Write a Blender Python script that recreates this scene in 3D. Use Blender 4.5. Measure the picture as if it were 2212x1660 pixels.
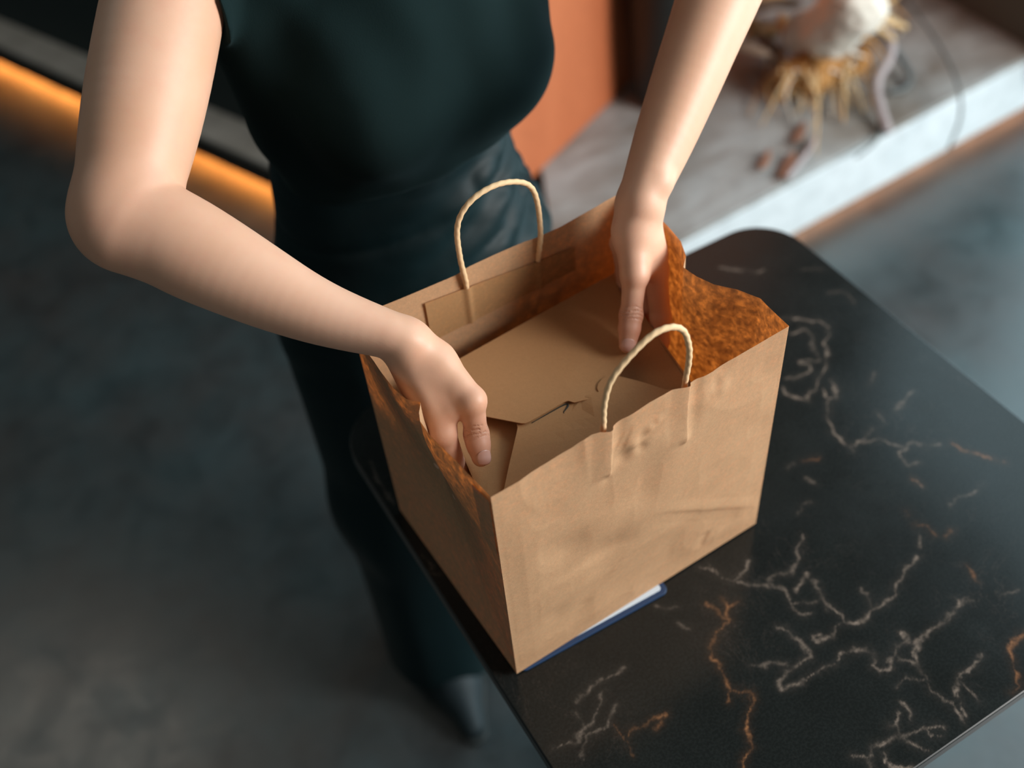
import bpy, bmesh, math, random
import numpy as np
from mathutils import Vector, Matrix

scene = bpy.context.scene
for o in list(bpy.data.objects):
    bpy.data.objects.remove(o)
random.seed(7)
rng = np.random.RandomState(5)

# ------------------------------------------------------------------ camera
FPX = 2342.6
CAM = np.array([0.0, 0.0, 1.64])
PITCH, ROLL, YAW = 0.84174, -0.10817, 0.45340


def _axes():
    cp, sp = math.cos(PITCH), math.sin(PITCH)
    fw = np.array([0, cp, -sp]); r = np.array([1.0, 0, 0]); u = np.array([0, sp, cp])
    c, s = math.cos(ROLL), math.sin(ROLL)
    cy, sy = math.cos(YAW), math.sin(YAW)
    Z = np.array([[cy, sy, 0], [-sy, cy, 0], [0, 0, 1]])
    return Z @ (c * r + s * u), Z @ (-s * r + c * u), Z @ fw


AX_R, AX_U, AX_F = _axes()


def at(px, py, z):
    """photo pixel -> the real point where that sight line meets height z"""
    k = AX_F + AX_R * (px - 1106) / FPX - AX_U * (py - 830) / FPX
    return CAM + k * ((z - CAM[2]) / k[2])


cam_data = bpy.data.cameras.new('camera')
cam_obj = bpy.data.objects.new('camera', cam_data)
scene.collection.objects.link(cam_obj)
M = Matrix.Identity(4)
for i in range(3):
    M[i][0], M[i][1], M[i][2], M[i][3] = AX_R[i], AX_U[i], -AX_F[i], CAM[i]
cam_obj.matrix_world = M
cam_data.sensor_width = 36.0
cam_data.lens = FPX / 2212 * 36.0
cam_data.clip_start = 0.02
cam_data.dof.use_dof = True
cam_data.dof.focus_distance = 0.85
cam_data.dof.aperture_fstop = 2.6
scene.camera = cam_obj

# ------------------------------------------------------------------ world, lights, exposure
world = bpy.data.worlds.new('room_air'); scene.world = world
world.use_nodes = True
bg = world.node_tree.nodes['Background']
bg.inputs[0].default_value = (0.62, 0.86, 0.90, 1)
bg.inputs[1].default_value = 0.075


def area(name, loc, target, sx, sy, power, col):
    l = bpy.data.lights.new(name, 'AREA'); l.shape = 'RECTANGLE'; l.size = sx; l.size_y = sy
    l.energy = power; l.color = col
    o = bpy.data.objects.new(name, l); scene.collection.objects.link(o)
    o.location = loc
    o.rotation_euler = (Vector(target) - Vector(loc)).to_track_quat('-Z', 'Y').to_euler()
    return o


area('window_daylight', (2.35, -1.20, 1.95), (0.45, 0.6, 0.85), 1.2, 1.4, 128, (1.0, 0.96, 0.92))
area('tall_window_daylight', (2.60, 0.20, 1.78), (0.0, 0.20, 1.78), 3.4, 3.5, 108, (0.64, 0.90, 1.0))
area('side_fill', (-0.9, -1.5, 1.25), (0.2, 0.6, 0.95), 1.0, 0.9, 4.5, (1.0, 0.93, 0.85))  # added fill without a real source, lifts the bag's left side and the arms
area('bench_fill', (-0.9, 2.6, 2.7), (0.0, 2.0, 0.3), 0.8, 0.8, 7, (1.0, 0.88, 0.74))  # added fill, no fitting known overhead; brightens the bench top

vs = scene.view_settings
vs.view_transform = 'Standard'; vs.look = 'None'; vs.gamma = 1.0; vs.use_curve_mapping = False
vs.exposure = 0.0

# ------------------------------------------------------------------ helpers
COL = scene.collection


def tag(o, label=None, cat=None, group=None, kind=None):
    for k, v in (('label', label), ('category', cat), ('group', group), ('kind', kind)):
        if v: o[k] = v
    return o


def empty(name, loc, label, cat, group=None):
    o = bpy.data.objects.new(name, None); COL.objects.link(o)
    o.location = loc; o.empty_display_size = 0.05
    return tag(o, label, cat, group)


def mesh_obj(name, verts, faces, mat, parent=None, smooth=True, origin=None):
    """one mesh object from world coordinates, placed under its parent"""
    me = bpy.data.meshes.new(name)
    v = np.asarray(verts, float).reshape(-1, 3)
    org = Vector((0, 0, 0))
    if parent is not None:
        org = Vector(parent.location)
        pp = parent
        while pp.parent is not None:
            pp = pp.parent; org = org + Vector(pp.location)
    elif origin is not None:
        org = Vector(origin)
    v = v - np.array(org)
    if isinstance(faces, np.ndarray) and faces.ndim == 2:
        n, k = faces.shape
        me.vertices.add(len(v)); me.vertices.foreach_set('co', v.ravel())
        me.loops.add(n * k); me.loops.foreach_set('vertex_index', faces.ravel().astype(np.int32))
        me.polygons.add(n)
        me.polygons.foreach_set('loop_start', np.arange(0, n * k, k, dtype=np.int32))
        me.polygons.foreach_set('loop_total', np.full(n, k, dtype=np.int32))
        me.update(calc_edges=True); me.validate()
    else:
        me.from_pydata([tuple(q) for q in v], [], [tuple(f) for f in faces]); me.update()
    if smooth:
        me.polygons.foreach_set('use_smooth', np.ones(len(me.polygons), dtype=bool))
    if mat is not None: me.materials.append(mat)
    o = bpy.data.objects.new(name, me); COL.objects.link(o)
    if parent is not None: o.parent = parent
    elif origin is not None: o.location = origin
    return o


def grid_faces(nu, nv, flip=False):
    i, j = np.meshgrid(np.arange(nu - 1), np.arange(nv - 1), indexing='ij')
    a = i * nv + j
    f = np.stack([a, a + nv, a + nv + 1, a + 1], -1).reshape(-1, 4)
    return f[:, ::-1].copy() if flip else f


def prism(poly, z0, z1, bevel=0.0, seg=2):
    """extruded polygon (list of xy) with bevelled edges -> verts, faces"""
    bm = bmesh.new()
    vs_ = [bm.verts.new((p[0], p[1], z0)) for p in poly]
    f = bm.faces.new(vs_)
    r = bmesh.ops.extrude_face_region(bm, geom=[f])
    bmesh.ops.translate(bm, vec=(0, 0, z1 - z0), verts=[g for g in r['geom'] if isinstance(g, bmesh.types.BMVert)])
    bmesh.ops.recalc_face_normals(bm, faces=bm.faces)
    if bevel:
        bmesh.ops.bevel(bm, geom=list(bm.edges), offset=bevel, segments=seg, profile=0.5, affect='EDGES', clamp_overlap=True)
    bm.verts.index_update()
    V = [v.co[:] for v in bm.verts]; F = [[v.index for v in fc.verts] for fc in bm.faces]
    bm.free()
    return V, F


def box(x0, x1, y0, y1, z0, z1, bevel=0.002):
    return prism([(x0, y0), (x1, y0), (x1, y1), (x0, y1)], z0, z1, bevel)


def join(*parts):
    V, F = [], []
    for v, f in parts:
        n = len(V); V += [tuple(q) for q in v]; F += [[i + n for i in q] for q in f]
    return V, F


def smooth_path(pts, n):
    P = np.asarray(pts, float)
    P = np.vstack([2 * P[0] - P[1], P, 2 * P[-1] - P[-2]])
    out = []
    m = len(P) - 3
    for s in np.linspace(0, m, n):
        i = min(int(s), m - 1); t = s - i
        a, b, c, d = P[i:i + 4]
        out.append(0.5 * ((2 * b) + (c - a) * t + (2 * a - 5 * b + 4 * c - d) * t * t + (3 * b - a - 3 * c + d) * t ** 3))
    return np.array(out)


def tube(path, rad, sides=10, twist=0.0, lobes=0, lobe_amp=0.0, caps=True):
    P = np.asarray(path, float); n = len(P)
    rad = np.full(n, rad) if np.isscalar(rad) else np.asarray(rad)
    T = np.gradient(P, axis=0); T /= np.linalg.norm(T, axis=1)[:, None] + 1e-12
    ref = np.array([0, 0, 1.0]) if abs(T[0][2]) < 0.9 else np.array([1.0, 0, 0])
    N = np.cross(T[0], ref); N /= np.linalg.norm(N)
    V = []
    s = 0.0
    for i in range(n):
        if i: s += np.linalg.norm(P[i] - P[i - 1])
        N = N - T[i] * (N @ T[i]); N /= np.linalg.norm(N)
        Bn = np.cross(T[i], N)
        for k in range(sides):
            a = 2 * math.pi * k / sides
            r = rad[i] * (1 + lobe_amp * math.cos(lobes * a + twist * s)) if lobes else rad[i]
            V.append(P[i] + r * (math.cos(a) * N + math.sin(a) * Bn))
    F = []
    for i in range(n - 1):
        for k in range(sides):
            F.append([i * sides + k, i * sides + (k + 1) % sides, (i + 1) * sides + (k + 1) % sides, (i + 1) * sides + k])
    if caps:
        F.append(list(range(sides))[::-1]); F.append([(n - 1) * sides + k for k in range(sides)])
    return V, F


# ---- numpy value noise
def vnoise(X, scale=1.0, seed=0):
    X = np.asarray(X, float) * scale + seed * 17.137
    I = np.floor(X).astype(np.int64); f = X - I
    f = f * f * f * (f * (f * 6 - 15) + 10)

    def h(i, j, k):
        n = (i * 374761393 + j * 668265263 + k * 2147483647 + seed * 1274126177) & 0xffffffff
        n = ((n ^ (n >> 13)) * 1274126177) & 0xffffffff
        n = n ^ (n >> 16)
        return (n & 0xffff) / 32767.5 - 1.0
    i, j, k = I[..., 0], I[..., 1], I[..., 2]
    r = 0
    for a in (0, 1):
        wa = f[..., 0] if a else 1 - f[..., 0]
        for b in (0, 1):
            wb = f[..., 1] if b else 1 - f[..., 1]
            for c in (0, 1):
                wc = f[..., 2] if c else 1 - f[..., 2]
                r = r + wa * wb * wc * h(i + a, j + b, k + c)
    return r


# ------------------------------------------------------------------ materials
class NT:
    def __init__(self, name):
        self.m = bpy.data.materials.new(name); self.m.use_nodes = True
        self.t = self.m.node_tree; self.n = self.t.nodes
        self.b = self.n['Principled BSDF']; self.out = self.n['Material Output']
        self.tc = self.n.new('ShaderNodeTexCoord')

    def link(self, a, b): self.t.links.new(a, b)

    def mapping(self, scale=(1, 1, 1), rot=(0, 0, 0), loc=(0, 0, 0), src='Object'):
        m = self.n.new('ShaderNodeMapping')
        m.inputs['Scale'].default_value = scale; m.inputs['Rotation'].default_value = rot; m.inputs['Location'].default_value = loc
        self.link(self.tc.outputs[src], m.inputs[0]); return m.outputs[0]

    def noise(self, scale, detail=3, rough=0.55, dist=0.0, vec=None):
        t = self.n.new('ShaderNodeTexNoise'); t.inputs['Scale'].default_value = scale
        t.inputs['Detail'].default_value = detail; t.inputs['Roughness'].default_value = rough; t.inputs['Distortion'].default_value = dist
        self.link(vec if vec is not None else self.tc.outputs['Object'], t.inputs['Vector']); return t.outputs['Fac']

    def ramp(self, fac, stops):
        r = self.n.new('ShaderNodeValToRGB'); e = r.color_ramp.elements
        while len(e) < len(stops): e.new(0.5)
        for q, (p, c) in zip(e, stops):
            q.position = p; q.color = (c[0], c[1], c[2], 1) if not np.isscalar(c) else (c, c, c, 1)
        self.link(fac, r.inputs[0]); return r.outputs[0]

    def mix(self, fac, a, b, mode='MIX'):
        m = self.n.new('ShaderNodeMix'); m.data_type = 'RGBA'; m.blend_type = mode
        for s, v in ((m.inputs[0], fac), (m.inputs[6], a), (m.inputs[7], b)):
            if hasattr(v, 'links'): self.link(v, s)
            elif np.isscalar(v): s.default_value = v
            else: s.default_value = (v[0], v[1], v[2], 1)
        return m.outputs[2]

    def math(self, op, a, b=None, c=None):
        m = self.n.new('ShaderNodeMath'); m.operation = op
        for s, v in zip(m.inputs, (a, b, c)):
            if v is None: continue
            if hasattr(v, 'links'): self.link(v, s)
            else: s.default_value = v
        return m.outputs[0]

    def bump(self, height, strength, dist=0.001, prev=None):
        b = self.n.new('ShaderNodeBump'); b.inputs['Strength'].default_value = strength; b.inputs['Distance'].default_value = dist
        self.link(height, b.inputs['Height'])
        if prev is not None: self.link(prev, b.inputs['Normal'])
        return b.outputs[0]

    def base(self, c):
        s = self.b.inputs['Base Color']
        if hasattr(c, 'links'): self.link(c, s)
        else: s.default_value = (c[0], c[1], c[2], 1)

    def set(self, **kw):
        for k, v in kw.items():
            s = self.b.inputs[k.replace('_', ' ')]
            if hasattr(v, 'links'): self.link(v, s)
            else: s.default_value = v
        return self


def plain(name, col, rough=0.5, **kw):
    t = NT(name); t.base(col); t.set(Roughness=rough, **kw); return t.m


def mat_paper(name, lo, hi, trans=0.4, tcol=(0.75, 0.26, 0.06), fib=1.0):
    t = NT(name)
    fine = t.noise(1300, 2, 0.6); mid = t.noise(320, 4, 0.65); big = t.noise(14, 4, 0.6)
    c = t.mix(big, lo, hi)
    f1 = t.ramp(fine, [(0.3, 0.86), (0.7, 1.1)])
    c = t.mix(0.75 * fib, c, f1, 'MULTIPLY')
    f2 = t.ramp(mid, [(0.3, 0.88), (0.7, 1.08)])
    c = t.mix(0.6 * fib, c, f2, 'MULTIPLY')
    t.base(c); t.set(Roughness=0.68)
    t.b.inputs['Specular IOR Level'].default_value = 0.25
    nb = t.bump(fine, 0.10, 0.0006); nb = t.bump(mid, 0.10, 0.0012, nb)
    t.link(nb, t.b.inputs['Normal'])
    if trans:
        tr = t.n.new('ShaderNodeBsdfTranslucent')
        cl = t.noise(125, 7, 0.70)
        cl = t.ramp(cl, [(0.36, [q * 0.18 for q in tcol]), (0.52, [q * 0.70 for q in tcol]), (0.68, [min(1, q * 1.7) for q in tcol])])
        t.link(cl, tr.inputs[0])
        mx = t.n.new('ShaderNodeMixShader'); mx.inputs[0].default_value = trans
        t.link(t.b.outputs[0], mx.inputs[1]); t.link(tr.outputs[0], mx.inputs[2])
        t.link(mx.outputs[0], t.out.inputs[0])
    return t.m


M_kraft = mat_paper('kraft_paper', (0.58, 0.335, 0.18), (0.65, 0.40, 0.225), 0.31, (0.60, 0.150, 0.020))
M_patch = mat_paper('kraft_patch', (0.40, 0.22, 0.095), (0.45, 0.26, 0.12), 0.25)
M_board = mat_paper('kraft_board', (0.46, 0.238, 0.104), (0.50, 0.268, 0.122), 0.0, fib=0.6)
M_cord = mat_paper('twisted_paper_cord', (0.68, 0.45, 0.245), (0.76, 0.53, 0.31), 0.0, fib=0.5)


def mat_skin():
    t = NT('skin')
    big = t.noise(9, 4, 0.55); mid = t.noise(55, 3, 0.6); fine = t.noise(700, 2, 0.5)
    c = t.mix(t.ramp(big, [(0.35, 0), (0.65, 1)]), (0.66, 0.37, 0.24), (0.72, 0.43, 0.30))
    c = t.mix(t.ramp(mid, [(0.5, 0), (0.75, 0.35)]), c, (0.67, 0.335, 0.235))
    at_ = t.n.new('ShaderNodeAttribute'); at_.attribute_name = 'blush'
    c = t.mix(at_.outputs['Fac'], c, (0.58, 0.25, 0.165))
    t.base(c)
    t.set(Roughness=0.47)
    t.b.inputs['Specular IOR Level'].default_value = 0.38
    t.b.inputs['Subsurface Weight'].default_value = 0.18
    t.b.inputs['Subsurface Radius'].default_value = (0.9, 0.35, 0.2)
    t.b.inputs['Subsurface Scale'].default_value = 0.006
    cr = t.n.new('ShaderNodeAttribute'); cr.attribute_name = 'crease'
    nb = t.bump(fine, 0.05, 0.0006)
    nb = t.bump(cr.outputs['Fac'], 1.0, 0.0007, nb)
    t.link(nb, t.b.inputs['Normal'])
    return t.m


M_skin = mat_skin()
M_nail = plain('fingernail', (0.66, 0.385, 0.315), 0.22)


def mat_cloth(name, lo, hi, rough, weave, bumpy=0.2, sheen=0.25):
    t = NT(name)
    n = t.noise(weave, 2, 0.6); b = t.noise(12, 3)
    t.base(t.mix(b, lo, hi)); t.set(Roughness=rough)
    t.b.inputs['Sheen Weight'].default_value = sheen; t.b.inputs['Sheen Tint'].default_value = (0.5, 0.8, 0.85, 1)
    t.b.inputs['Sheen Roughness'].default_value = 0.4
    t.b.inputs['Specular IOR Level'].default_value = 0.17 if rough < .6 else 0.10
    t.link(t.bump(n, bumpy, 0.0006), t.b.inputs['Normal'])
    return t.m


M_shirt = mat_cloth('knit_black_green', (0.0045, 0.0125, 0.013), (0.007, 0.018, 0.0185), 0.9, 900, 0.3, 0.03)
M_trouser = mat_cloth('satin_black_teal', (0.0030, 0.0100, 0.0115), (0.0045, 0.0150, 0.0170), 0.52, 1300, 0.06, 0.02)
M_shoe = plain('dark_teal_leather', (0.005, 0.014, 0.018), 0.68)
M_hair = plain('dark_brown_hair', (0.025, 0.014, 0.009), 0.45)


def mat_marble_black():
    t = NT('black_veined_stone')
    at_ = t.n.new('ShaderNodeAttribute'); at_.attribute_name = 'vein'
    sep = t.n.new('ShaderNodeSeparateColor'); t.link(at_.outputs['Color'], sep.inputs[0])
    cloud = t.noise(16, 5, 0.65); speck = t.noise(420, 3, 0.7); fl = t.noise(70, 6, 0.75, 0.6)
    base = t.mix(cloud, (0.0105, 0.0115, 0.0108), (0.017, 0.0195, 0.0185))
    base = t.mix(t.ramp(speck, [(0.45, 0.7), (0.7, 1.35)]), (0, 0, 0), base, 'MIX')
    base = t.mix(t.ramp(fl, [(0.66, 0), (0.80, 0.25)]), base, (0.10, 0.082, 0.07))
    rag = t.ramp(t.noise(260, 4, 0.7), [(0.30, 0.15), (0.62, 1.0)])
    f = t.math('MULTIPLY', sep.outputs[0], rag)
    f2 = t.math('MULTIPLY', sep.outputs[1], rag)
    web = t.noise(15, 9, 0.68, 1.1)
    ln_ = t.ramp(t.math('ABSOLUTE', t.math('SUBTRACT', web, 0.5)), [(0.0, 1.0), (0.007, 0.0)])
    msk = t.ramp(t.noise(7, 3, 0.6), [(0.50, 0.0), (0.66, 0.32)])
    base = t.mix(t.math('MULTIPLY', t.math('MULTIPLY', ln_, msk), rag), base, (0.13, 0.10, 0.085))
    c = t.mix(f, base, (0.20, 0.158, 0.128))
    c = t.mix(f2, c, (0.30, 0.135, 0.06))
    t.base(c)
    t.set(Roughness=t.ramp(cloud, [(0.3, 0.15), (0.7, 0.22)]))
    t.b.inputs['Specular IOR Level'].default_value = 0.32
    t.link(t.bump(speck, 0.05, 0.0005), t.b.inputs['Normal'])
    return t.m


M_marble = mat_marble_black()
M_marble_edge = plain('black_stone_edge', (0.010, 0.012, 0.012), 0.4)
M_iron = plain('black_iron', (0.012, 0.013, 0.014), 0.5, Metallic=0.6)


def mat_floor():
    t = NT('polished_concrete')
    a = t.noise(2.6, 6, 0.62); b = t.noise(11, 5, 0.6, 0.5); d = t.noise(60, 4, 0.6)
    c = t.mix(t.ramp(a, [(0.35, 0), (0.65, 1)]), (0.040, 0.040, 0.040), (0.038, 0.063, 0.069))
    c = t.mix(t.ramp(b, [(0.3, 0.80), (0.7, 1.12)]), (0, 0, 0), c)
    c = t.mix(t.ramp(d, [(0.45, 0.9), (0.7, 1.05)]), (0, 0, 0), c)
    t.base(c); t.set(Roughness=t.ramp(b, [(0.3, 0.30), (0.7, 0.44)]))
    t.b.inputs['Specular IOR Level'].default_value = 0.9
    t.link(t.bump(b, 0.05, 0.01), t.b.inputs['Normal'])
    return t.m


M_floor = mat_floor()


def mat_stone_grey(name, lo, hi, rot):
    t = NT(name)
    v = t.mapping((1.2, 3.8, 2.0), (0, 0, rot))
    a = t.noise(2.6, 5, 0.58, 0.5, v); b = t.noise(26, 5, 0.6)
    c = t.mix(t.ramp(a, [(0.36, 0), (0.62, 1)]), lo, hi)
    c = t.mix(t.ramp(b, [(0.3, 0.85), (0.7, 1.1)]), (0, 0, 0), c)
    t.base(c); t.set(Roughness=0.42)
    return t.m


M_ledge = mat_stone_grey('grey_streaked_stone', (0.19, 0.162, 0.137), (0.36, 0.37, 0.365), 0.30)
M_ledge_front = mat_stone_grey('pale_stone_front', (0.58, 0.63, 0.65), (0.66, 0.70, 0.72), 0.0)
M_bench = mat_stone_grey('dim_grey_stone', (0.40, 0.385, 0.35), (0.50, 0.485, 0.45), 1.2)
M_dark = plain('dark_parts_and_shade', (0.015, 0.020, 0.020), 0.7)  # near-black for soles and bases, also painted shade on bench front and lid edge
M_wall_dark = plain('green_black_wall', (0.010, 0.022, 0.023), 0.75)
M_wall_olive = plain('olive_grey_wall', (0.10, 0.098, 0.08), 0.8)


def mat_terra():
    t = NT('terracotta_plaster')
    v = t.mapping((3, 3, 0.4))
    a = t.noise(1.6, 2, 0.5, 0, v); b = t.noise(40, 4, 0.6)
    c = t.mix(t.ramp(a, [(0.35, 0), (0.65, 1)]), (0.44, 0.112, 0.036), (0.50, 0.140, 0.050))
    c = t.mix(t.ramp(b, [(0.3, 0.92), (0.7, 1.05)]), (0, 0, 0), c)
    t.base(c); t.set(Roughness=0.8); return t.m


M_terra = mat_terra()


def emis(name, col, s):
    t = NT(name); t.base((0.9, 0.8, 0.7))
    t.b.inputs['Emission Color'].default_value = (*col, 1); t.b.inputs['Emission Strength'].default_value = s
    return t.m


M_led = emis('warm_led', (1.0, 0.32, 0.06), 34)
M_led_dim = emis('warm_led_dim', (1.0, 0.50, 0.28), 11.0)

# ------------------------------------------------------------------ setting
V, F = box(-4.5, 5.0, -4.0, 5.5, -0.06, 0.0, 0.0)
tag(mesh_obj('floor', V, F, M_floor, smooth=False), kind='structure')

# the dark block behind the person: a dark face to the left and a terracotta face to the window
LZ = 0.21
c0 = at(1140, 395, LZ)[:2]
tdir = at(1420, 122, LZ)[:2] - c0; tdir /= np.linalg.norm(tdir)
wl0, wl1 = at(47, 0, 0.118)[:2], at(213, 67, 0.118)[:2]
wd = (wl0 - wl1) / np.linalg.norm(wl0 - wl1)
k_ = np.linalg.solve(np.array([tdir, -wd]).T, wl1 - c0)
c0 = c0 + tdir * k_[0]
ldir = wd
tag(mesh_obj('wall_back', *prism([tuple(c0 + tdir * a + ldir * b) for a, b in ((-0.10, 0), (1.5, 0), (1.5, 0.12), (-0.10, 0.12))], LZ + .001, 2.8), M_terra, smooth=False), kind='structure')
w0 = c0 - tdir * 0.002
tag(mesh_obj('wall_left', *prism([tuple(w0 + tdir * a + ldir * b) for a, b in ((0, 0.122), (0, 4.0), (-0.10, 4.0), (-0.10, 0.122))], 0.119, 2.8), M_wall_dark, smooth=False), kind='structure')
r0 = at(2030, -10, LZ)[:2]; r1 = at(2235, 110, LZ)[:2]
rd = (r1 - r0) / np.linalg.norm(r1 - r0); rn = np.array([-rd[1], rd[0]])
tag(mesh_obj('wall_right', *prism([tuple(r1 + rd * 0.1), tuple(r1 + rd * 0.1 + rn * 0.12), tuple(r0 - rd * 0.9 + rn * 0.12), tuple(r0 - rd * 0.9)], LZ + .001, 1.2), M_wall_olive, smooth=False), kind='structure')

# grey stone ledge on the window side
V, F = None, None
def vline(u): return 1.243 + 0.053 * (u - 1.0) + 0.045
root = empty('stone_ledge', (1.5, 1.7, 0), 'low grey streaked stone ledge with a bright white front, carrying the dried plant', 'ledge')
poly = [(0.74, vline(0.74)), (3.4, vline(3.4)), (3.4, 3.0), tuple(c0 + tdir * .02 + ldir * .6), tuple(c0 + tdir * .02)]
mesh_obj('top_slab', *prism(poly, 0.195, LZ, 0.003), M_ledge, root, smooth=False)
poly = [(0.71, vline(0.71) + .004), (3.39, vline(3.39) + .004), (3.39, 2.9), (0.72, 2.9)]
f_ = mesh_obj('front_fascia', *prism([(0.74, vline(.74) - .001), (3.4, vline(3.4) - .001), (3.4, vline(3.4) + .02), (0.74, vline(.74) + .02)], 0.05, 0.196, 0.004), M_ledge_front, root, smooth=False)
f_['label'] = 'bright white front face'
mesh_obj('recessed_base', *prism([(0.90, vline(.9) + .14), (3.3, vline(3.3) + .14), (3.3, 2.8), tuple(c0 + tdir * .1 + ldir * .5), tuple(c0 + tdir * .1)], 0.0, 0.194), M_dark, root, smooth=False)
l_ = mesh_obj('light_strip', *prism([(0.90, vline(.9) + .075), (3.2, vline(3.2) + .075), (3.2, vline(3.2) + .09), (0.90, vline(.9) + .09)], 0.066, 0.074), M_led_dim, root, smooth=False)
l_['label'] = 'warm light strip under the ledge'

# dim bench along the dark wall with an amber strip below
e0 = at(0, 135, 0.05)[:2]; e1_ = at(593, 408, 0.05)[:2]
bd = (e1_ - e0) / np.linalg.norm(e1_ - e0); bn = np.array([-bd[1], bd[0]])
S0 = e0 - bd * 1.0; S1 = e1_ + bd * 0.16
def bpoly(o0, o1, s0=0.0, s1=0.0): return [tuple(S0 + bn * o0 + bd * s0), tuple(S1 + bn * o0 - bd * s1), tuple(S1 + bn * o1 - bd * s1), tuple(S0 + bn * o1 + bd * s0)]
root = empty('stone_bench', (float(e1_[0]), float(e1_[1]), 0), 'dim grey stone bench along the dark wall with amber light glowing beneath', 'bench')
mesh_obj('top_slab', *prism(bpoly(0.002, 0.40), 0.105, 0.118, 0.002), M_bench, root, smooth=False)
mesh_obj('front_fascia', *prism(bpoly(0.0, 0.03), 0.05, 0.106, 0.002), M_dark, root, smooth=False)  # grey stone face painted dark to stand in for its shade
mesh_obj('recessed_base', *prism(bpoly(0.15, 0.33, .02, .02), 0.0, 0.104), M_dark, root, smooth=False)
l_ = mesh_obj('light_strip', *prism(bpoly(0.080, 0.100, .05, .05), 0.064, 0.072), M_led, root, smooth=False)
l_['label'] = 'amber light strip under the bench'

# ------------------------------------------------------------------ table
TZ = 0.75
U0, U1, V0, V1, TR = 0.157, 0.7575, 0.168, 0.778, 0.062
def round_rect(x0, x1, y0, y1, r, seg=14):
    pts = []
    for cx, cy, a0 in ((x1 - r, y0 + r, -90), (x1 - r, y1 - r, 0), (x0 + r, y1 - r, 90), (x0 + r, y0 + r, 180)):
        for i in range(seg + 1):
            a = math.radians(a0 + 90 * i / seg); pts.append((cx + r * math.cos(a), cy + r * math.sin(a)))
    return pts
table = empty('cafe_table', (0.457, 0.473, 0), 'square cafe table with rounded corners and a black top streaked with pale veins', 'table')
rr = round_rect(U0, U1, V0, V1, TR)
# slab: dense top carrying the vein pattern, bevelled rim
NG = 470
gx = np.linspace(0, 1, NG)
cx_, cy_ = (U0 + U1) / 2, (V0 + V1) / 2
hw, hh, ins = (U1 - U0) / 2 - 0.0015, (V1 - V0) / 2 - 0.0015, TR - 0.0015
GX, GY = np.meshgrid(np.linspace(-hw, hw, NG), np.linspace(-hh, hh, NG), indexing='ij')
# pull the corners of the grid onto the rounded outline
qx, qy = np.abs(GX) - (hw - ins), np.abs(GY) - (hh - ins)
m = (qx > 0) & (qy > 0)
mx = np.maximum(qx, qy); ln = np.sqrt(qx ** 2 + qy ** 2) + 1e-12
sc = np.where(m, mx / ln, 1.0)
GXr = np.where(m, np.sign(GX) * ((hw - ins) + qx * sc), GX); GYr = np.where(m, np.sign(GY) * ((hh - ins) + qy * sc), GY)
P2 = np.stack([GXr + cx_, GYr + cy_, np.full_like(GX, TZ)], -1).reshape(-1, 3)

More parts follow.
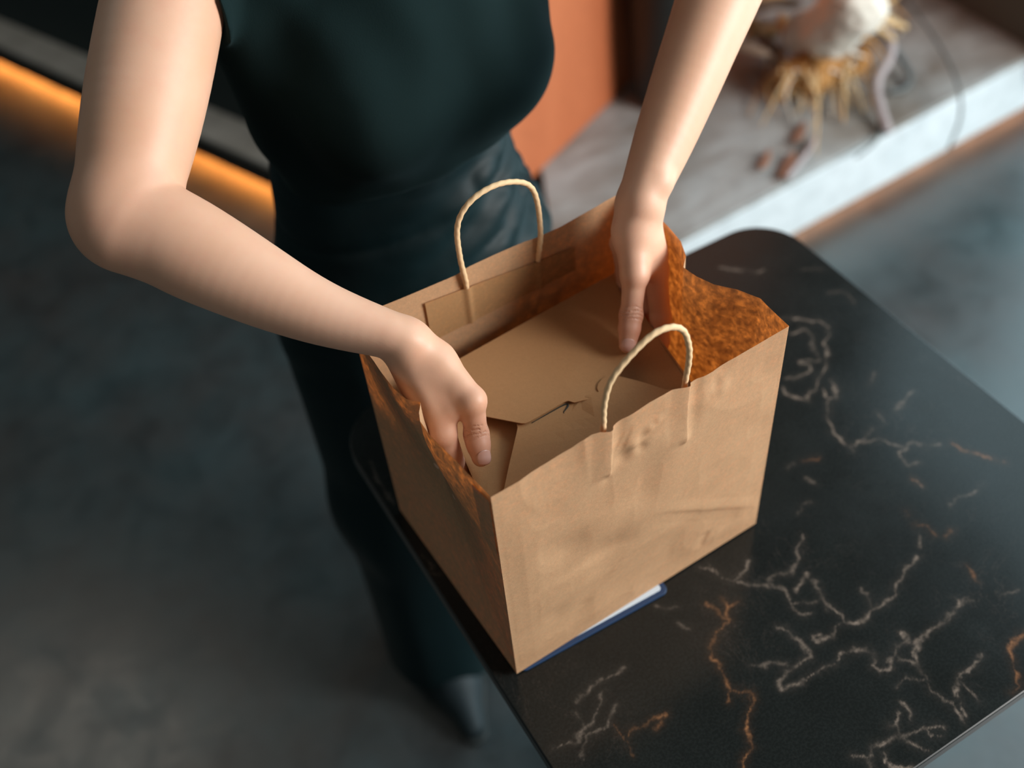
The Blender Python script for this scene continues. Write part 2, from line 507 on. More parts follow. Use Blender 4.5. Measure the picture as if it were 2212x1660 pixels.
def Z3(s): return [(1412 + x / 2.515, 1000 + y / 2.515) for x, y in s]
def Z2(s): return [(1612 + x / 2.767, 460 + y / 2.767) for x, y in s]
def px(s): return s
pale = [
    (Z3([(240,565),(300,580),(360,620),(440,640),(500,600),(520,540)]), 1.0), (Z3([(300,560),(400,640),(540,660),(640,665),(690,680),(730,720),(750,770),(800,770),(890,760)]), .9),
    (Z3([(640,660),(630,630),(680,605),(740,605),(760,570),(800,530),(790,480),(805,400)]), .9), (Z3([(770,690),(790,650),(835,630),(830,600)]), .9), (Z3([(755,790),(790,830),(860,820)]), .8),
    (Z3([(870,640),(890,690),(915,750),(960,790),(1020,830),(1050,870),(1100,870),(1160,840),(1180,800),(1240,770),(1290,740),(1310,690),(1340,630),(1380,570),(1440,510)]), 1.15),
    (Z3([(1130,680),(1165,720),(1180,780)]), 1.0), (Z3([(1450,460),(1440,390)]), .7), (Z3([(1040,870),(1000,890),(970,950),(920,970),(880,980),(870,940),(900,940)]), 1.0),
    (Z3([(675,890),(730,905),(760,950),(800,980),(840,1020),(850,1060),(820,1085),(770,1110),(720,1140),(690,1180),(690,1225),(730,1225),(800,1200),(860,1150),(930,1110),(990,1090),(1020,1040),(1070,1020),(1150,1015),(1200,1040),(1215,1080),(1195,1110),(1240,1140),(1290,1110),(1280,1060),(1320,1020),(1350,980),(1400,970),(1340,930)]), 1.2),
    (Z3([(520,1100),(600,1095),(680,1090),(730,1105)]), .8), (Z3([(1430,960),(1470,940),(1530,900),(1590,850),(1650,800),(1665,760),(1640,740)]), 1.0), (Z3([(1665,770),(1700,740),(1740,740)]), .6),
    (Z3([(1430,960),(1420,1040),(1435,1100),(1380,1080),(1330,1060)]), 1.0), (Z3([(1435,1110),(1480,1160),(1500,1230),(1560,1280),(1620,1310),(1640,1350),(1700,1420)]), .8), (Z3([(1320,1210),(1370,1170),(1470,1175)]), .6),
    (Z3([(1790,1050),(1740,1110),(1680,1150),(1650,1200),(1640,1260),(1670,1310),(1680,1370)]), 1.0), (Z3([(1670,1200),(1720,1250),(1760,1290)]), .7),
    (Z3([(1340,1310),(1390,1360),(1400,1390)]), .9), (Z3([(1270,1430),(1320,1430),(1330,1490),(1270,1520),(1200,1540),(1190,1590),(1170,1610),(1080,1600)]), 1.1), (Z3([(1330,1490),(1400,1480),(1480,1440),(1560,1440)]), .9), (Z3([(1330,1490),(1420,1540),(1490,1570)]), .8),
    (Z3([(1480,1440),(1520,1490),(1570,1490)]), .8), (Z3([(1170,1610),(1190,1660)]), .9), (Z3([(1240,1580),(1260,1630),(1350,1660),(1500,1680)]), 1.3), (Z3([(1320,1430),(1330,1370)]), .9),
    (Z3([(10,780),(60,790),(130,780)]), .6), (Z3([(150,880),(200,905)]), .6), (Z3([(1420,90),(1460,130)]), .6), (Z3([(1620,230),(1660,190),(1740,160),(1790,120)]), .6), (Z3([(1900,720),(1980,690)]), .6), (Z3([(820,80),(880,110)]), .6), (Z3([(780,270),(800,230),(860,210)]), .5),
    (Z2([(-150,330),(0,350),(60,355),(100,340)]), .7), (Z2([(330,340),(400,330),(460,340)]), .6), (Z2([(500,480),(550,465),(600,480),(640,530)]), .8),
    (Z2([(210,630),(300,635),(370,645),(440,650),(480,680),(490,730),(465,780),(485,850),(470,920),(420,1000),(410,1060),(360,1090),(380,1130),(300,1110),(230,1080),(220,1050)]), 1.1),
    (Z2([(330,900),(390,910),(370,960),(300,980),(240,990)]), 1.0), (Z2([(280,720),(350,700),(400,750),(400,810),(440,880),(330,890)]), .9), (Z2([(465,1060),(490,1110),(540,1110),(530,1040),(510,1000)]), 1.2),
    (Z2([(490,1130),(490,1230),(510,1310),(560,1350),(600,1385),(650,1400),(690,1360),(760,1300)]), 1.1), (Z2([(600,1385),(640,1420)]), 1.2), (Z2([(690,1375),(800,1360),(880,1380),(950,1400),(1000,1380),(1160,1385)]), .8),
    (Z2([(950,1400),(920,1440),(960,1510),(1040,1490)]), 1.1), (Z2([(890,1190),(930,1140),(1000,1070)]), .8), (Z2([(790,1200),(810,1240)]), .8), (Z2([(740,1030),(770,960)]), .8), (Z2([(250,1520),(290,1500)]), .5),
    (px([(1245,1510),(1290,1480),(1330,1455),(1345,1440)]), .9), (px([(1190,1620),(1240,1605),(1280,1560),(1300,1500)]), .9), (px([(1270,1590),(1310,1570),(1330,1530)]), .8), (px([(1255,1640),(1270,1600),(1250,1540)]), .5),
    (px([(890,1215),(930,1240),(960,1245)]), .35), (px([(800,1000),(830,1060),(850,1090)]), .35), (px([(915,1200),(935,1230)]), .5),
]
amber = [
    (Z3([(380,740),(395,810),(405,860),(375,890),(345,940),(315,990),(315,1060),(345,1080),(365,1140),(395,1180),(405,1230),(460,1245),(520,1240),(545,1290),(530,1350),(510,1400),(500,1450),(515,1510),(530,1550),(490,1610),(490,1680)]), .9),
    (Z3([(405,860),(380,830),(280,770)]), .5), (Z3([(390,790),(470,760)]), .6), (Z3([(520,1240),(520,1300)]), .8), (Z3([(405,1230),(410,1310)]), .6), (Z3([(2000,930),(1950,970),(1940,1010),(1950,1080),(1975,1150),(1985,1220),(1940,1250)]), .8),
    (Z3([(1420,335),(1480,350),(1530,395)]), .8), (Z3([(1580,400),(1625,370)]), .7), (Z3([(1700,550),(1730,600),(1750,640)]), .5), (Z3([(40,1410),(0,1450)]), .6), (Z3([(1370,260),(1380,290)]), .5),
    (Z2([(1230,1380),(1300,1420),(1400,1445),(1470,1480),(1550,1500)]), .8), (Z2([(350,1480),(440,1460)]), .6), (Z2([(1000,1590),(1050,1630)]), .6), (px([(1350,1590),(1400,1560),(1440,1545)]), .7), (px([(1365,1630),(1330,1570)]), .4),
]
W2 = P2.copy()
w1 = np.stack([vnoise(W2, 110, 1), vnoise(W2, 110, 2)], -1) * 0.0022 + np.stack([vnoise(W2, 260, 3), vnoise(W2, 260, 4)], -1) * 0.0015 + np.stack([vnoise(W2, 600, 6), vnoise(W2, 600, 7)], -1) * 0.0007
Q2 = W2[:, :2] + w1
wid = 0.00105 * (1.0 + 0.9 * vnoise(W2, 75, 5)).clip(0.25)
brk = (0.70 + 0.65 * vnoise(W2, 120, 8)).clip(0.1, 1.1)
def veins(lines):
    out = np.zeros(len(Q2))
    for pts, s in lines:
        w = np.array([at(x, y, TZ)[:2] for x, y in pts])
        lo, hi = w.min(0) - 0.02, w.max(0) + 0.02
        sel = np.where((Q2 > lo).all(1) & (Q2 < hi).all(1))[0]
        if not len(sel): continue
        q = Q2[sel]; dmin = np.full(len(sel), 9.0)
        for a, b in zip(w[:-1], w[1:]):
            ba = b - a; t = np.clip(((q - a) @ ba) / (ba @ ba + 1e-12), 0, 1)
            dmin = np.minimum(dmin, np.linalg.norm(q - a - t[:, None] * ba, axis=1))
        val = s * (np.exp(-(dmin / wid[sel]) ** 2) * 0.95 * brk[sel] + 0.07 * np.exp(-(dmin / 0.005) ** 2))
        out[sel] = np.maximum(out[sel], val)
    return out
va, vb = veins(pale), veins(amber)
top = mesh_obj('table_top', P2, grid_faces(NG, NG, False), M_marble, table)
ca = top.data.color_attributes.new('vein', 'FLOAT_COLOR', 'POINT')
ca.data.foreach_set('color', np.stack([va, vb, va * 0, va * 0 + 1], -1).ravel().astype(np.float32))
# rim below the top surface: bevel, side, underside
off = [(0.0015, 0.0), (0.0005, -0.0006), (0.0, -0.0016), (0.0, -0.0155), (0.0015, -0.018)]
RV, RF = [], []
n = len(rr)
for d, z in off:
    rq = round_rect(U0 + d, U1 - d, V0 + d, V1 - d, TR - d)
    RV += [(x, y, TZ + z) for x, y in rq]
for k in range(len(off) - 1):
    for i in range(n):
        RF.append([k * n + i, k * n + (i + 1) % n, (k + 1) * n + (i + 1) % n, (k + 1) * n + i][::-1])
RF.append([(len(off) - 1) * n + i for i in range(n)][::-1])
mesh_obj('slab_edge', RV, RF, M_marble_edge, table, smooth=False)
def lathe(prof, cx, cy, seg=32):
    V, F = [], []
    for r, z in prof:
        for k in range(seg):
            a = 2 * math.pi * k / seg; V.append((cx + r * math.cos(a), cy + r * math.sin(a), z))
    for i in range(len(prof) - 1):
        for k in range(seg):
            F.append([i * seg + k, i * seg + (k + 1) % seg, (i + 1) * seg + (k + 1) % seg, (i + 1) * seg + k])
    F.append(list(range(seg))[::-1]); F.append([(len(prof) - 1) * seg + k for k in range(seg)])
    return V, F
tcx, tcy = 0.457, 0.473
mesh_obj('pedestal', *lathe([(0.05, 0.02), (0.034, 0.035), (0.034, 0.70), (0.05, 0.715)], tcx, tcy, 24), M_iron, table)
mesh_obj('mounting_plate', *box(tcx - .12, tcx + .12, tcy - .12, tcy + .12, 0.716, 0.7315, 0.003), M_iron, table, smooth=False)
mesh_obj('foot_plate', *lathe([(0.185, 0.0), (0.19, 0.004), (0.185, 0.012), (0.06, 0.020), (0.05, 0.021)], tcx, tcy, 48), M_iron, table)

# ------------------------------------------------------------------ bag frame
BO = np.array([0.1757, 0.4140, TZ + 0.003])
yw = math.radians(2.12)
E1 = np.array([math.cos(yw), math.sin(yw), 0]); E2 = np.array([-math.sin(yw), math.cos(yw), 0]); EZ = np.array([0, 0, 1.0])
def B(a, b, z):
    a, b, z = np.broadcast_arrays(np.asarray(a, float), np.asarray(b, float), np.asarray(z, float))
    return BO + a[..., None] * E1 + b[..., None] * E2 + z[..., None] * EZ
def Bp(a, b, z): return BO + a * E1 + b * E2 + z * EZ

# ---- thin tablet-like tray lying under the bag's front edge
tray = empty('menu_tablet', tuple(Bp(0.075, 0.06, -0.003)), 'thin blue-edged white tablet lying flat under the front of the bag', 'tablet')
M_blue = plain('blue_rubber_edge', (0.016, 0.042, 0.105), 0.4)
M_white = plain('pale_blue_glass', (0.62, 0.70, 0.78), 0.2)
def local_poly(poly, z0, z1, bev):
    V, F = prism(poly, z0, z1, bev)
    V = np.array(V); return B(V[:, 0], V[:, 1], V[:, 2]), F
def trect(d, k):
    an = math.radians(-3.5); c_, s_ = math.cos(an), math.sin(an)
    return [(0.004 + x * c_ - y * s_, -0.0012 + x * s_ + y * c_) for x, y in round_rect(d, 0.158 - d, d, 0.105 - d, 0.0065 - 0.003 * k, 6)]
mesh_obj('case', *local_poly(trect(0.0, 0), -0.0028, -0.0004, 0.0006), M_blue, tray, smooth=False)
g_ = mesh_obj('screen', *local_poly(trect(0.0050, 1), -0.0012, -0.0001, 0.0002), M_white, tray, smooth=False)
g_['label'] = 'pale white screen'

# ---- paper bag
BW, BD, BH = 0.2752, 0.2168, 0.268
bag = empty('paper_bag', tuple(Bp(BW / 2, BD / 2, 0)), 'open brown kraft paper bag with twisted cord handles standing on the black table', 'bag')
def interp(x, xs, ys): return np.interp(x, xs, ys)
def gauss(x, s): return np.exp(-(x / s) ** 2)
def crump(a, b, z, seed, amp):
    X = np.stack(np.broadcast_arrays(a, b, z), -1)
    r = 0
    for sc_, am in ((9, 1.0), (19, 0.55), (42, 0.22)):
        nn = vnoise(X, sc_, seed + int(sc_)); r = r + am * (0.7 * nn + 0.5 * (1 - np.abs(nn)) ** 2 - 0.2)
    return amp * r
NFa, NFz = 270, 210
A_, Z_ = np.meshgrid(np.linspace(0, 1, NFa), np.linspace(0, 1, NFz), indexing='ij')
# front
rim_f = ([0, .047, .070, .078, .086, .093, .101, .12, .138, .148, .160, .170, .180, .20, .227, .255, .2752],
         [.268, .2685, .2705, .2740, .2755, .2745, .2705, .2730, .2755, .2755, .2750, .2720, .2695, .2675, .2680, .2695, .2715])
a = A_ * BW; top_z = interp(a, *rim_f); z = Z_ * top_z
edge = np.clip(np.minimum(a, BW - a) / 0.02, 0, 1) * np.clip(z / 0.02, 0, 1)
b = -edge * (crump(a, 0 * a, z, 3, 0.0023) + 0.0035 * np.sin(math.pi * a / BW) * np.sin(math.pi * np.clip(z / 0.268, 0, 1)))
for ca_, zz0 in ((0.1035, 0.214), (0.1755, 0.208)):
    ca2 = ca_ + (0.268 - z) * (-0.055)
    up = np.clip((a - (ca2 - .017)) / .017, 0, 1); up = np.where(a < ca2, up ** 1.3, 1 - np.clip((a - ca2) / .0022, 0, 1))
    zm = np.clip((z - zz0) / .008, 0, 1)
    b = b - 0.0027 * up * zm - 0.0018 * np.exp(-((a - ca2) ** 2 + (z - zz0 - .003) ** 2) / .0045 ** 2) * 1.0
    b = b + 0.0016 * np.exp(-((a - ca2 - .008) / .007) ** 2) * np.clip((z - zz0 + .01) / .03, 0, 1)
for (pa, pz, pr, am) in ((0.124, 0.237, 0.006, -.0022), (0.131, 0.229, 0.005, .0018), (0.139, 0.246, 0.005, -.0018), (0.116, 0.226, 0.006, .0016), (0.100, 0.216, 0.005, .0022), (0.147, 0.250, 0.004, -.0012), (0.205, .25, .006, .0012), (0.21, 0.243, 0.008, -.0016), (0.06, 0.15, 0.02, .003), (0.095, 0.118, 0.022, .003), (0.045, 0.06, .012, .0012), (0.16, 0.215, 0.02, -.0028), (0.13, 0.17, 0.018, .0022)):
    b = b + am * np.exp(-((a - pa) ** 2 + (z - pz) ** 2) / pr ** 2)
for k, (p1, p2, am, w_) in enumerate((((0.144, 0.134), (0.275, 0.030), -0.0011, 0.003), ((0.030, 0.115), (0.130, 0.108), 0.0018, 0.006), ((0.205, 0.02), (0.214, 0.045), 0.0016, 0.003), ((0.10, .215), (0.155, .245), 0.0010, .003), ((0.106, .222), (0.150, .252), 0.0009, .002), ((0.105, .235), (0.118, .258), 0.0009, .0018), ((0.113, .235), (0.124, .260), 0.0008, .0018), ((0.175, .245), (0.225, .262), 0.0012, .004), ((.06, .03), (.12, .10), .0012, .006))):
    p1, p2 = np.array(p1), np.array(p2); ba = p2 - p1
    q = np.stack([a, z], -1) - p1; t = np.clip((q @ ba) / (ba @ ba), 0, 1)
    sd = q[..., 0] * -ba[1] + q[..., 1] * ba[0]; sd = sd / np.linalg.norm(ba)
    d = np.linalg.norm(q - t[..., None] * ba, axis=-1)
    fade = np.clip(np.minimum(t, 1 - t) / .25, 0, 1)
    b = b + am * 0.8 * np.maximum(0, 1 - d / (w_ * 4.5)) * (0.3 + .7 * fade) + am * 0.5 * np.tanh(sd / (w_ * .8)) * np.exp(-(d / (w_ * 4)) ** 2) * fade
b = b * np.clip(np.minimum(a, BW - a) / 0.006, 0, 1)
mesh_obj('front_panel', B(a, b, z), grid_faces(NFa, NFz), M_kraft, bag)
# back
rim_b = ([0, .028, .088, .100, .112, .142, .170, .178, .188, .207, .240, .268, .2752], [.268, .268, .2645, .2640, .2660, .2655, .2640, .2625, .2620, .2615, .2640, .2660, .267])
Ab, Zb = np.meshgrid(np.linspace(0, 1, 120), np.linspace(0, 1, 110), indexing='ij')
a = Ab * BW; z = Zb * interp(a, *rim_b)
edge = np.clip(np.minimum(a, BW - a) / 0.02, 0, 1) * np.clip(z / 0.02, 0, 1)
b = BD + edge * crump(a, 0 * a + .3, z, 8, 0.0016)
mesh_obj('back_panel', B(a, b, z), grid_faces(120, 110, True), M_kraft, bag)
# side gussets
def side_panel(right):
    NB, NZ = 170, 130
    Bs, Zs = np.meshgrid(np.linspace(0, 1, NB), np.linspace(0, 1, NZ), indexing='ij')
    b = Bs * BD; hz = interp(b, [0, BD], [.268, .268]) if not right else interp(b, [0, .03, BD], [.2715, .268, .267])
    z = Zs * hz
    c = 0.106; zap = 0.150
    w = np.where(b < c, b / c, (BD - b) / (BD - c))
    ap = .010 if right else .0115
    g = ap * np.minimum(w, np.where(z < zap, z / zap, 1))
    if right:
        rimg = interp(b, [0, .02, .039, .058, .074, .090, .105, .108, .115, .132, .156, .192, BD], [0, -.003, -.006, .002, .013, .018, .0195, .0165, .009, .001, -.003, -.006, -.002])
        u = np.clip((z - .13) / .115, 0, 1)
    else:
        rimg = interp(b, [0, .022, .04, .074, .090, .098, .104, .107, .111, .116, .132, .152, .195, BD], [0, -.002, -.003, -.0072, -.0065, -.003, .0015, .003, -.001, -.0045, -.0072, -.007, -.005, 0])
        u = np.clip((z - .14) / .12, 0, 1)
    u = u * u * (3 - 2 * u)
    g = g * (1 - u) + rimg * u
    edge = np.clip(np.minimum(b, BD - b) / 0.02, 0, 1) * np.clip(z / 0.02, 0, 1)
    g = g + edge * crump(0 * b + (.5 if right else .1), b, z, 12 + right, 0.0012)
    a = (BW - g) if right else g
    o = mesh_obj('side_gusset', B(a, b, z), grid_faces(NB, NZ, not right), M_kraft, bag)
    return (b[:, -1], a[:, -1], z[:, -1])
side_panel(False); side_panel(True)
mesh_obj('bottom_panel', B(*[np.array(q) for q in zip((0.0005, 0.0005, 0.0003), (BW - .0005, 0.0005, 0.0003), (BW - .0005, BD - .0005, 0.0003), (0.0005, BD - .0005, 0.0003))]), [[0, 1, 2, 3]], M_kraft, bag, smooth=False)
# glued overlap seam by the front corner of the left gusset
sb, sz = np.meshgrid(np.linspace(0.0015, 0.022, 8), np.linspace(0.19, 0.262, 16), indexing='ij')
sa = -0.0009 - interp(sb, [0, .022], [0, .0022]) * np.clip((sz - .14) / .12, 0, 1) + .006 * sb / .106 * np.clip((.26 - sz) / .12, 0, 1)
mesh_obj('seam_flap', B(sa, sb, sz), grid_faces(8, 16, True), M_kraft, bag)
# handle patch inside the back wall, with the glued cord ends showing through
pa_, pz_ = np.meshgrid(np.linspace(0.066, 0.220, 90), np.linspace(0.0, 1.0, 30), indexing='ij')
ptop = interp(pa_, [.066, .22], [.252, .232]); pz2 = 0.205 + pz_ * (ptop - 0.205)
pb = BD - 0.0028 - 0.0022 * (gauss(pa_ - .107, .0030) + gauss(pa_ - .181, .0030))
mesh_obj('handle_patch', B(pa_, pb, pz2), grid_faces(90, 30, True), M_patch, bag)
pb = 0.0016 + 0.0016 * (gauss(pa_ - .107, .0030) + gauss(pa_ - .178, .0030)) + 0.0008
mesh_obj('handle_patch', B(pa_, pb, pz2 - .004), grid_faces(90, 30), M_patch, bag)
# twisted cord handles
hb = [(0.1075, 0.211, .2158), (0.107, 0.240, .2152), (0.1062, 0.256, .2128), (0.104, 0.283, .2125), (0.1045, 0.313, .212), (0.111, 0.3295, .2115), (0.125, 0.3395, .211), (0.145, 0.3415, .211), (0.165, 0.3345, .2115), (0.1775, 0.3225, .212), (0.183, 0.302, .2125), (0.184, 0.271, .2125), (0.182, 0.252, .2130), (0.181, 0.236, .2152), (0.1805, 0.210, .2158)]
pth = smooth_path([Bp(p_[0], p_[2], p_[1]) for p_ in hb], 190)
mesh_obj('handle', *tube(pth, 0.00235, 14, 800, 2, 0.07), M_cord, bag)
hf = [(0.100, 0.215, .0045), (0.1, 0.245, .0045), (0.1005, 0.271, .0045), (0.102, 0.294, .005), (0.109, 0.3135, .006), (0.125, 0.327, .0065), (0.145, 0.336, .007), (0.161, 0.3345, .0065), (0.1725, 0.3245, .006), (0.178, 0.306, .005), (0.1785, 0.288, .0045), (0.1765, 0.268, .0045), (0.176, 0.243, .0045), (0.176, 0.215, .0045)]
pth = smooth_path([Bp(p_[0], p_[2], p_[1]) for p_ in hf], 190)
mesh_obj('handle', *tube(pth, 0.00235, 14, 800, 2, 0.07), M_cord, bag)

# ------------------------------------------------------------------ takeaway box
BT = 0.195
bx = empty('takeaway_box', tuple(Bp(0.145, 0.12, 0.095)), 'folded brown cardboard takeaway box with a slotted lid, lowered into the bag by two hands', 'box')
cT = np.array([(0.013, 0.036), (0.222, 0.038), (0.252, 0.197), (0.046, 0.188)])
cen = cT.mean(0); cB = cen + (cT - cen) * 0.90
Vb = [Bp(x, y, 0.095) for x, y in cB] + [Bp(x, y, BT - .001) for x, y in cT]
inn = cen + (cT - cen) * 0.985
Vb += [Bp(x, y, BT - .001) for x, y in inn] + [Bp(x, y, BT - .012) for x, y in inn]
Fb = [[3, 2, 1, 0]]
for i in range(4):
    j = (i + 1) % 4
    Fb += [[i, j, j + 4, i + 4], [i + 4, j + 4, j + 8, i + 8], [i + 8, j + 8, j + 12, i + 12]]
mesh_obj('carton_body', Vb, Fb, M_board, bx, smooth=False)
def sheet(name, poly, zf, th=0.0007, sub=0):
    """flat cardboard flap: polygon in bag coordinates, height from zf(a, b), small thickness"""
    bm = bmesh.new()
    vs_ = [bm.verts.new((p_[0], p_[1], 0)) for p_ in poly]
    bm.faces.new(vs_)
    bmesh.ops.triangulate(bm, faces=bm.faces[:])
    for _ in range(3):
        bmesh.ops.subdivide_edges(bm, edges=[e for e in bm.edges if e.calc_length() > 0.008], cuts=1)
        bmesh.ops.triangulate(bm, faces=bm.faces[:])
    r = bmesh.ops.extrude_face_region(bm, geom=bm.faces[:])
    newv = set(g for g in r['geom'] if isinstance(g, bmesh.types.BMVert))
    V = []
    bm.verts.index_update()
    for v in bm.verts: V.append(Bp(v.co.x, v.co.y, zf(v.co.x, v.co.y) - (0 if v in newv else th)))
    bmesh.ops.recalc_face_normals(bm, faces=bm.faces)
    F = [[v.index for v in f.verts] for f in bm.faces]
    bm.free()
    return mesh_obj(name, V, F, M_board, bx, smooth=False)
def arc(cx, cy, r, a0, a1, n):
    return [(cx + r * math.cos(math.radians(a0 + (a1 - a0) * i / n)), cy + r * math.sin(math.radians(a0 + (a1 - a0) * i / n))) for i in range(n + 1)]
sheet('side_flap', [(0.0135, 0.037), (0.075, 0.062), (0.088, 0.11), (0.080, 0.150), (0.046, 0.187)], lambda a, b: BT - 0.001 - 0.006 * min(1, max(0, (a - .025) / .05)))
sheet('side_flap', [(0.2215, 0.039), (0.2505, 0.196), (0.215, 0.172), (0.178, 0.13), (0.178, 0.085)], lambda a, b: BT - 0.001 - 0.006 * min(1, max(0, (.236 - a) / .05)))
def zfront(a, b):
    s = min(1, max(0, (a - 0.128) / 0.014)); s = s * s * (3 - 2 * s)
    base = BT + 0.001 + 0.004 * min(1, max(0, (b - .037) / .03))
    return base + (-0.0016 + 0.0030 * s) * min(1, max(0, (b - .055) / .02))
fp = [(0.0265, 0.0372), (0.2215, 0.039), (0.199, 0.054), (0.1725, 0.0905)] + [(0.168, 0.0925), (0.162, 0.0925), (0.156, 0.090), (0.1525, 0.086), (0.1515, 0.0825)] + [(0.147, 0.0845), (0.141, 0.0855), (0.135, 0.0855), (0.129, 0.0868)] + [(0.1268, 0.094), (0.1225, 0.1015), (0.112, 0.1045), (0.088, 0.1045), (0.079, 0.0985), (0.0765, 0.092), (0.0335, 0.046)]
sheet('front_flap', fp, zfront)
def zlid(a, b):
    return BT + 0.001 + 0.0048 * min(1, max(0, (.20 - b) / .11)) - 0.0012 * min(1, max(0, (a - .135) / .02)) * min(1, max(0, (.115 - b) / .02)) + 0.0004
lid = [(0.252, 0.1965), (0.046, 0.1875), (0.040, 0.150), (0.057, 0.122), (0.0805, 0.0925), (0.083, 0.0905), (0.087, 0.0900)] + [(0.1225, 0.0905), (0.1255, 0.0895), (0.1285, 0.0850)] + [(0.150, 0.078), (0.172, 0.078), (0.176, 0.0875), (0.188, 0.094), (0.194, 0.100), (0.199, 0.108), (0.213, 0.122)]
sheet('lid_flap', lid, zlid)
cut = [Bp(p_[0], p_[1], zfront(p_[0], p_[1]) + .0001) for p_ in ((0.0885, 0.0894), (0.100, 0.0897), (0.112, 0.0899), (0.1195, 0.0899), (0.1235, 0.0893), (0.1240, 0.0880), (0.1225, 0.0865), (0.1190, 0.0848), (0.1165, 0.0835), (0.1160, 0.0822))]
sl_ = mesh_obj('slot_and_lid_shade', *tube(smooth_path(cut, 40), np.concatenate([np.linspace(.0003, .0008, 26), np.linspace(.0008, .0002, 14)]), 6), M_dark, bx)  # dark tube paints the slot gap and the shadow line below the lid
sl_['label'] = 'dark line painted for the locking slot and the shadow under the lid edge'

# ------------------------------------------------------------------ signed-distance modelling for the person and clothes
class Field:
    def __init__(self): self.p = []
    def cone(self, p1, p2, r1, r2, k=0.006, flat=None, s=1.0, op='u'):
        p1, p2 = np.asarray(p1, float), np.asarray(p2, float)
        r = max(r1, r2)
        n = None
        if flat is not None:
            ax = (p2 - p1) / (np.linalg.norm(p2 - p1) + 1e-9); n = np.asarray(flat, float); n = n - ax * (n @ ax); n /= np.linalg.norm(n)
        self.p.append(('c', np.minimum(p1, p2) - r, np.maximum(p1, p2) + r, k, op, (p1, p2, r1, r2, n, s))); return self
    def ell(self, c, r, k=0.01, axes=None, op='u'):
        c = np.asarray(c, float); r = np.asarray(r, float); R = max(r)
        self.p.append(('e', c - R, c + R, k, op, (c, r, axes))); return self
    def half(self, p, n, k=0.002):
        """keep only the side opposite to n"""
        self.p.append(('h', np.full(3, -99.0), np.full(3, 99.0), k, 'i', (np.asarray(p, float), np.asarray(n, float) / np.linalg.norm(n)))); return self
    def disp(self, fn): self.p.append(('d', np.full(3, -99.0), np.full(3, 99.0), 0, 'd', fn)); return self
    def sweep(self, pts, rad, n=24, flat=None, s=(1, 1), k=0.003, k0=0.02):
        P = smooth_path(pts, n); u0 = np.linspace(0, 1, len(rad)); u1 = np.linspace(0, 1, n)
        r = np.interp(u1, u0, rad); r = np.convolve(np.pad(r, 2, mode='edge'), np.ones(5) / 5, 'valid')
        ss = np.interp(u1, np.linspace(0, 1, len(s)), s)
        for i in range(n - 1):
            self.cone(P[i], P[i + 1], r[i], r[i + 1], k0 if i == 0 else k, flat, (ss[i] + ss[i + 1]) / 2)
        return self
    def chain(self, pts, rad, k=0.004, flat=None, s=1.0):
        for i in range(len(pts) - 1): self.cone(pts[i], pts[i + 1], rad[i], rad[i + 1], k, flat, s)
        return self
    def sub(self, fld, lo, hi, k):
        self.p.append(('f', np.asarray(lo, float), np.asarray(hi, float), k, 'u', fld)); return self
    def ev(self, X, lo=None, hi=None, m=0.0):
        d = np.full(len(X), 1.0)
        for typ, a, b, k, op, q in self.p:
            if lo is not None and (np.any(a - k - m > hi) or np.any(b + k + m < lo)): continue
            if typ == 'd':
                d = d + q(X); continue
            if typ == 'c':
                p1, p2, r1, r2, n, s = q
                ba = p2 - p1; pa = X - p1
                t = np.clip(pa @ ba / (ba @ ba + 1e-12), 0, 1)
                v = pa - t[:, None] * ba
                L = (v * v).sum(1)
                if n is not None: L = L + (s * s - 1) * (v @ n) ** 2
                e = np.sqrt(L) - (r1 + t * (r2 - r1))
            elif typ == 'e':
                c, r, ax = q
                v = X - c
                if ax is not None: v = v @ ax
                k0 = np.sqrt(((v / r) ** 2).sum(1)) + 1e-9; k1 = np.sqrt(((v / r ** 2) ** 2).sum(1)) + 1e-9
                e = k0 * (k0 - 1) / k1
            elif typ == 'f': e = q.ev(X)
            else:
                e = (X - q[0]) @ q[1]
            if op == 'u':
                if k > 0:
                    h = np.maximum(k - np.abs(d - e), 0) / k; d = np.minimum(d, e) - h * h * k * 0.25
                else: d = np.minimum(d, e)
            elif op == 's':
                e = -e; h = np.maximum(k - np.abs(d - e), 0) / k; d = np.maximum(d, e) + h * h * k * 0.25
            elif op == 'i':
                h = np.maximum(k - np.abs(d - e), 0) / k if k > 0 else 0; d = np.maximum(d, e) + h * h * k * 0.25
        return d


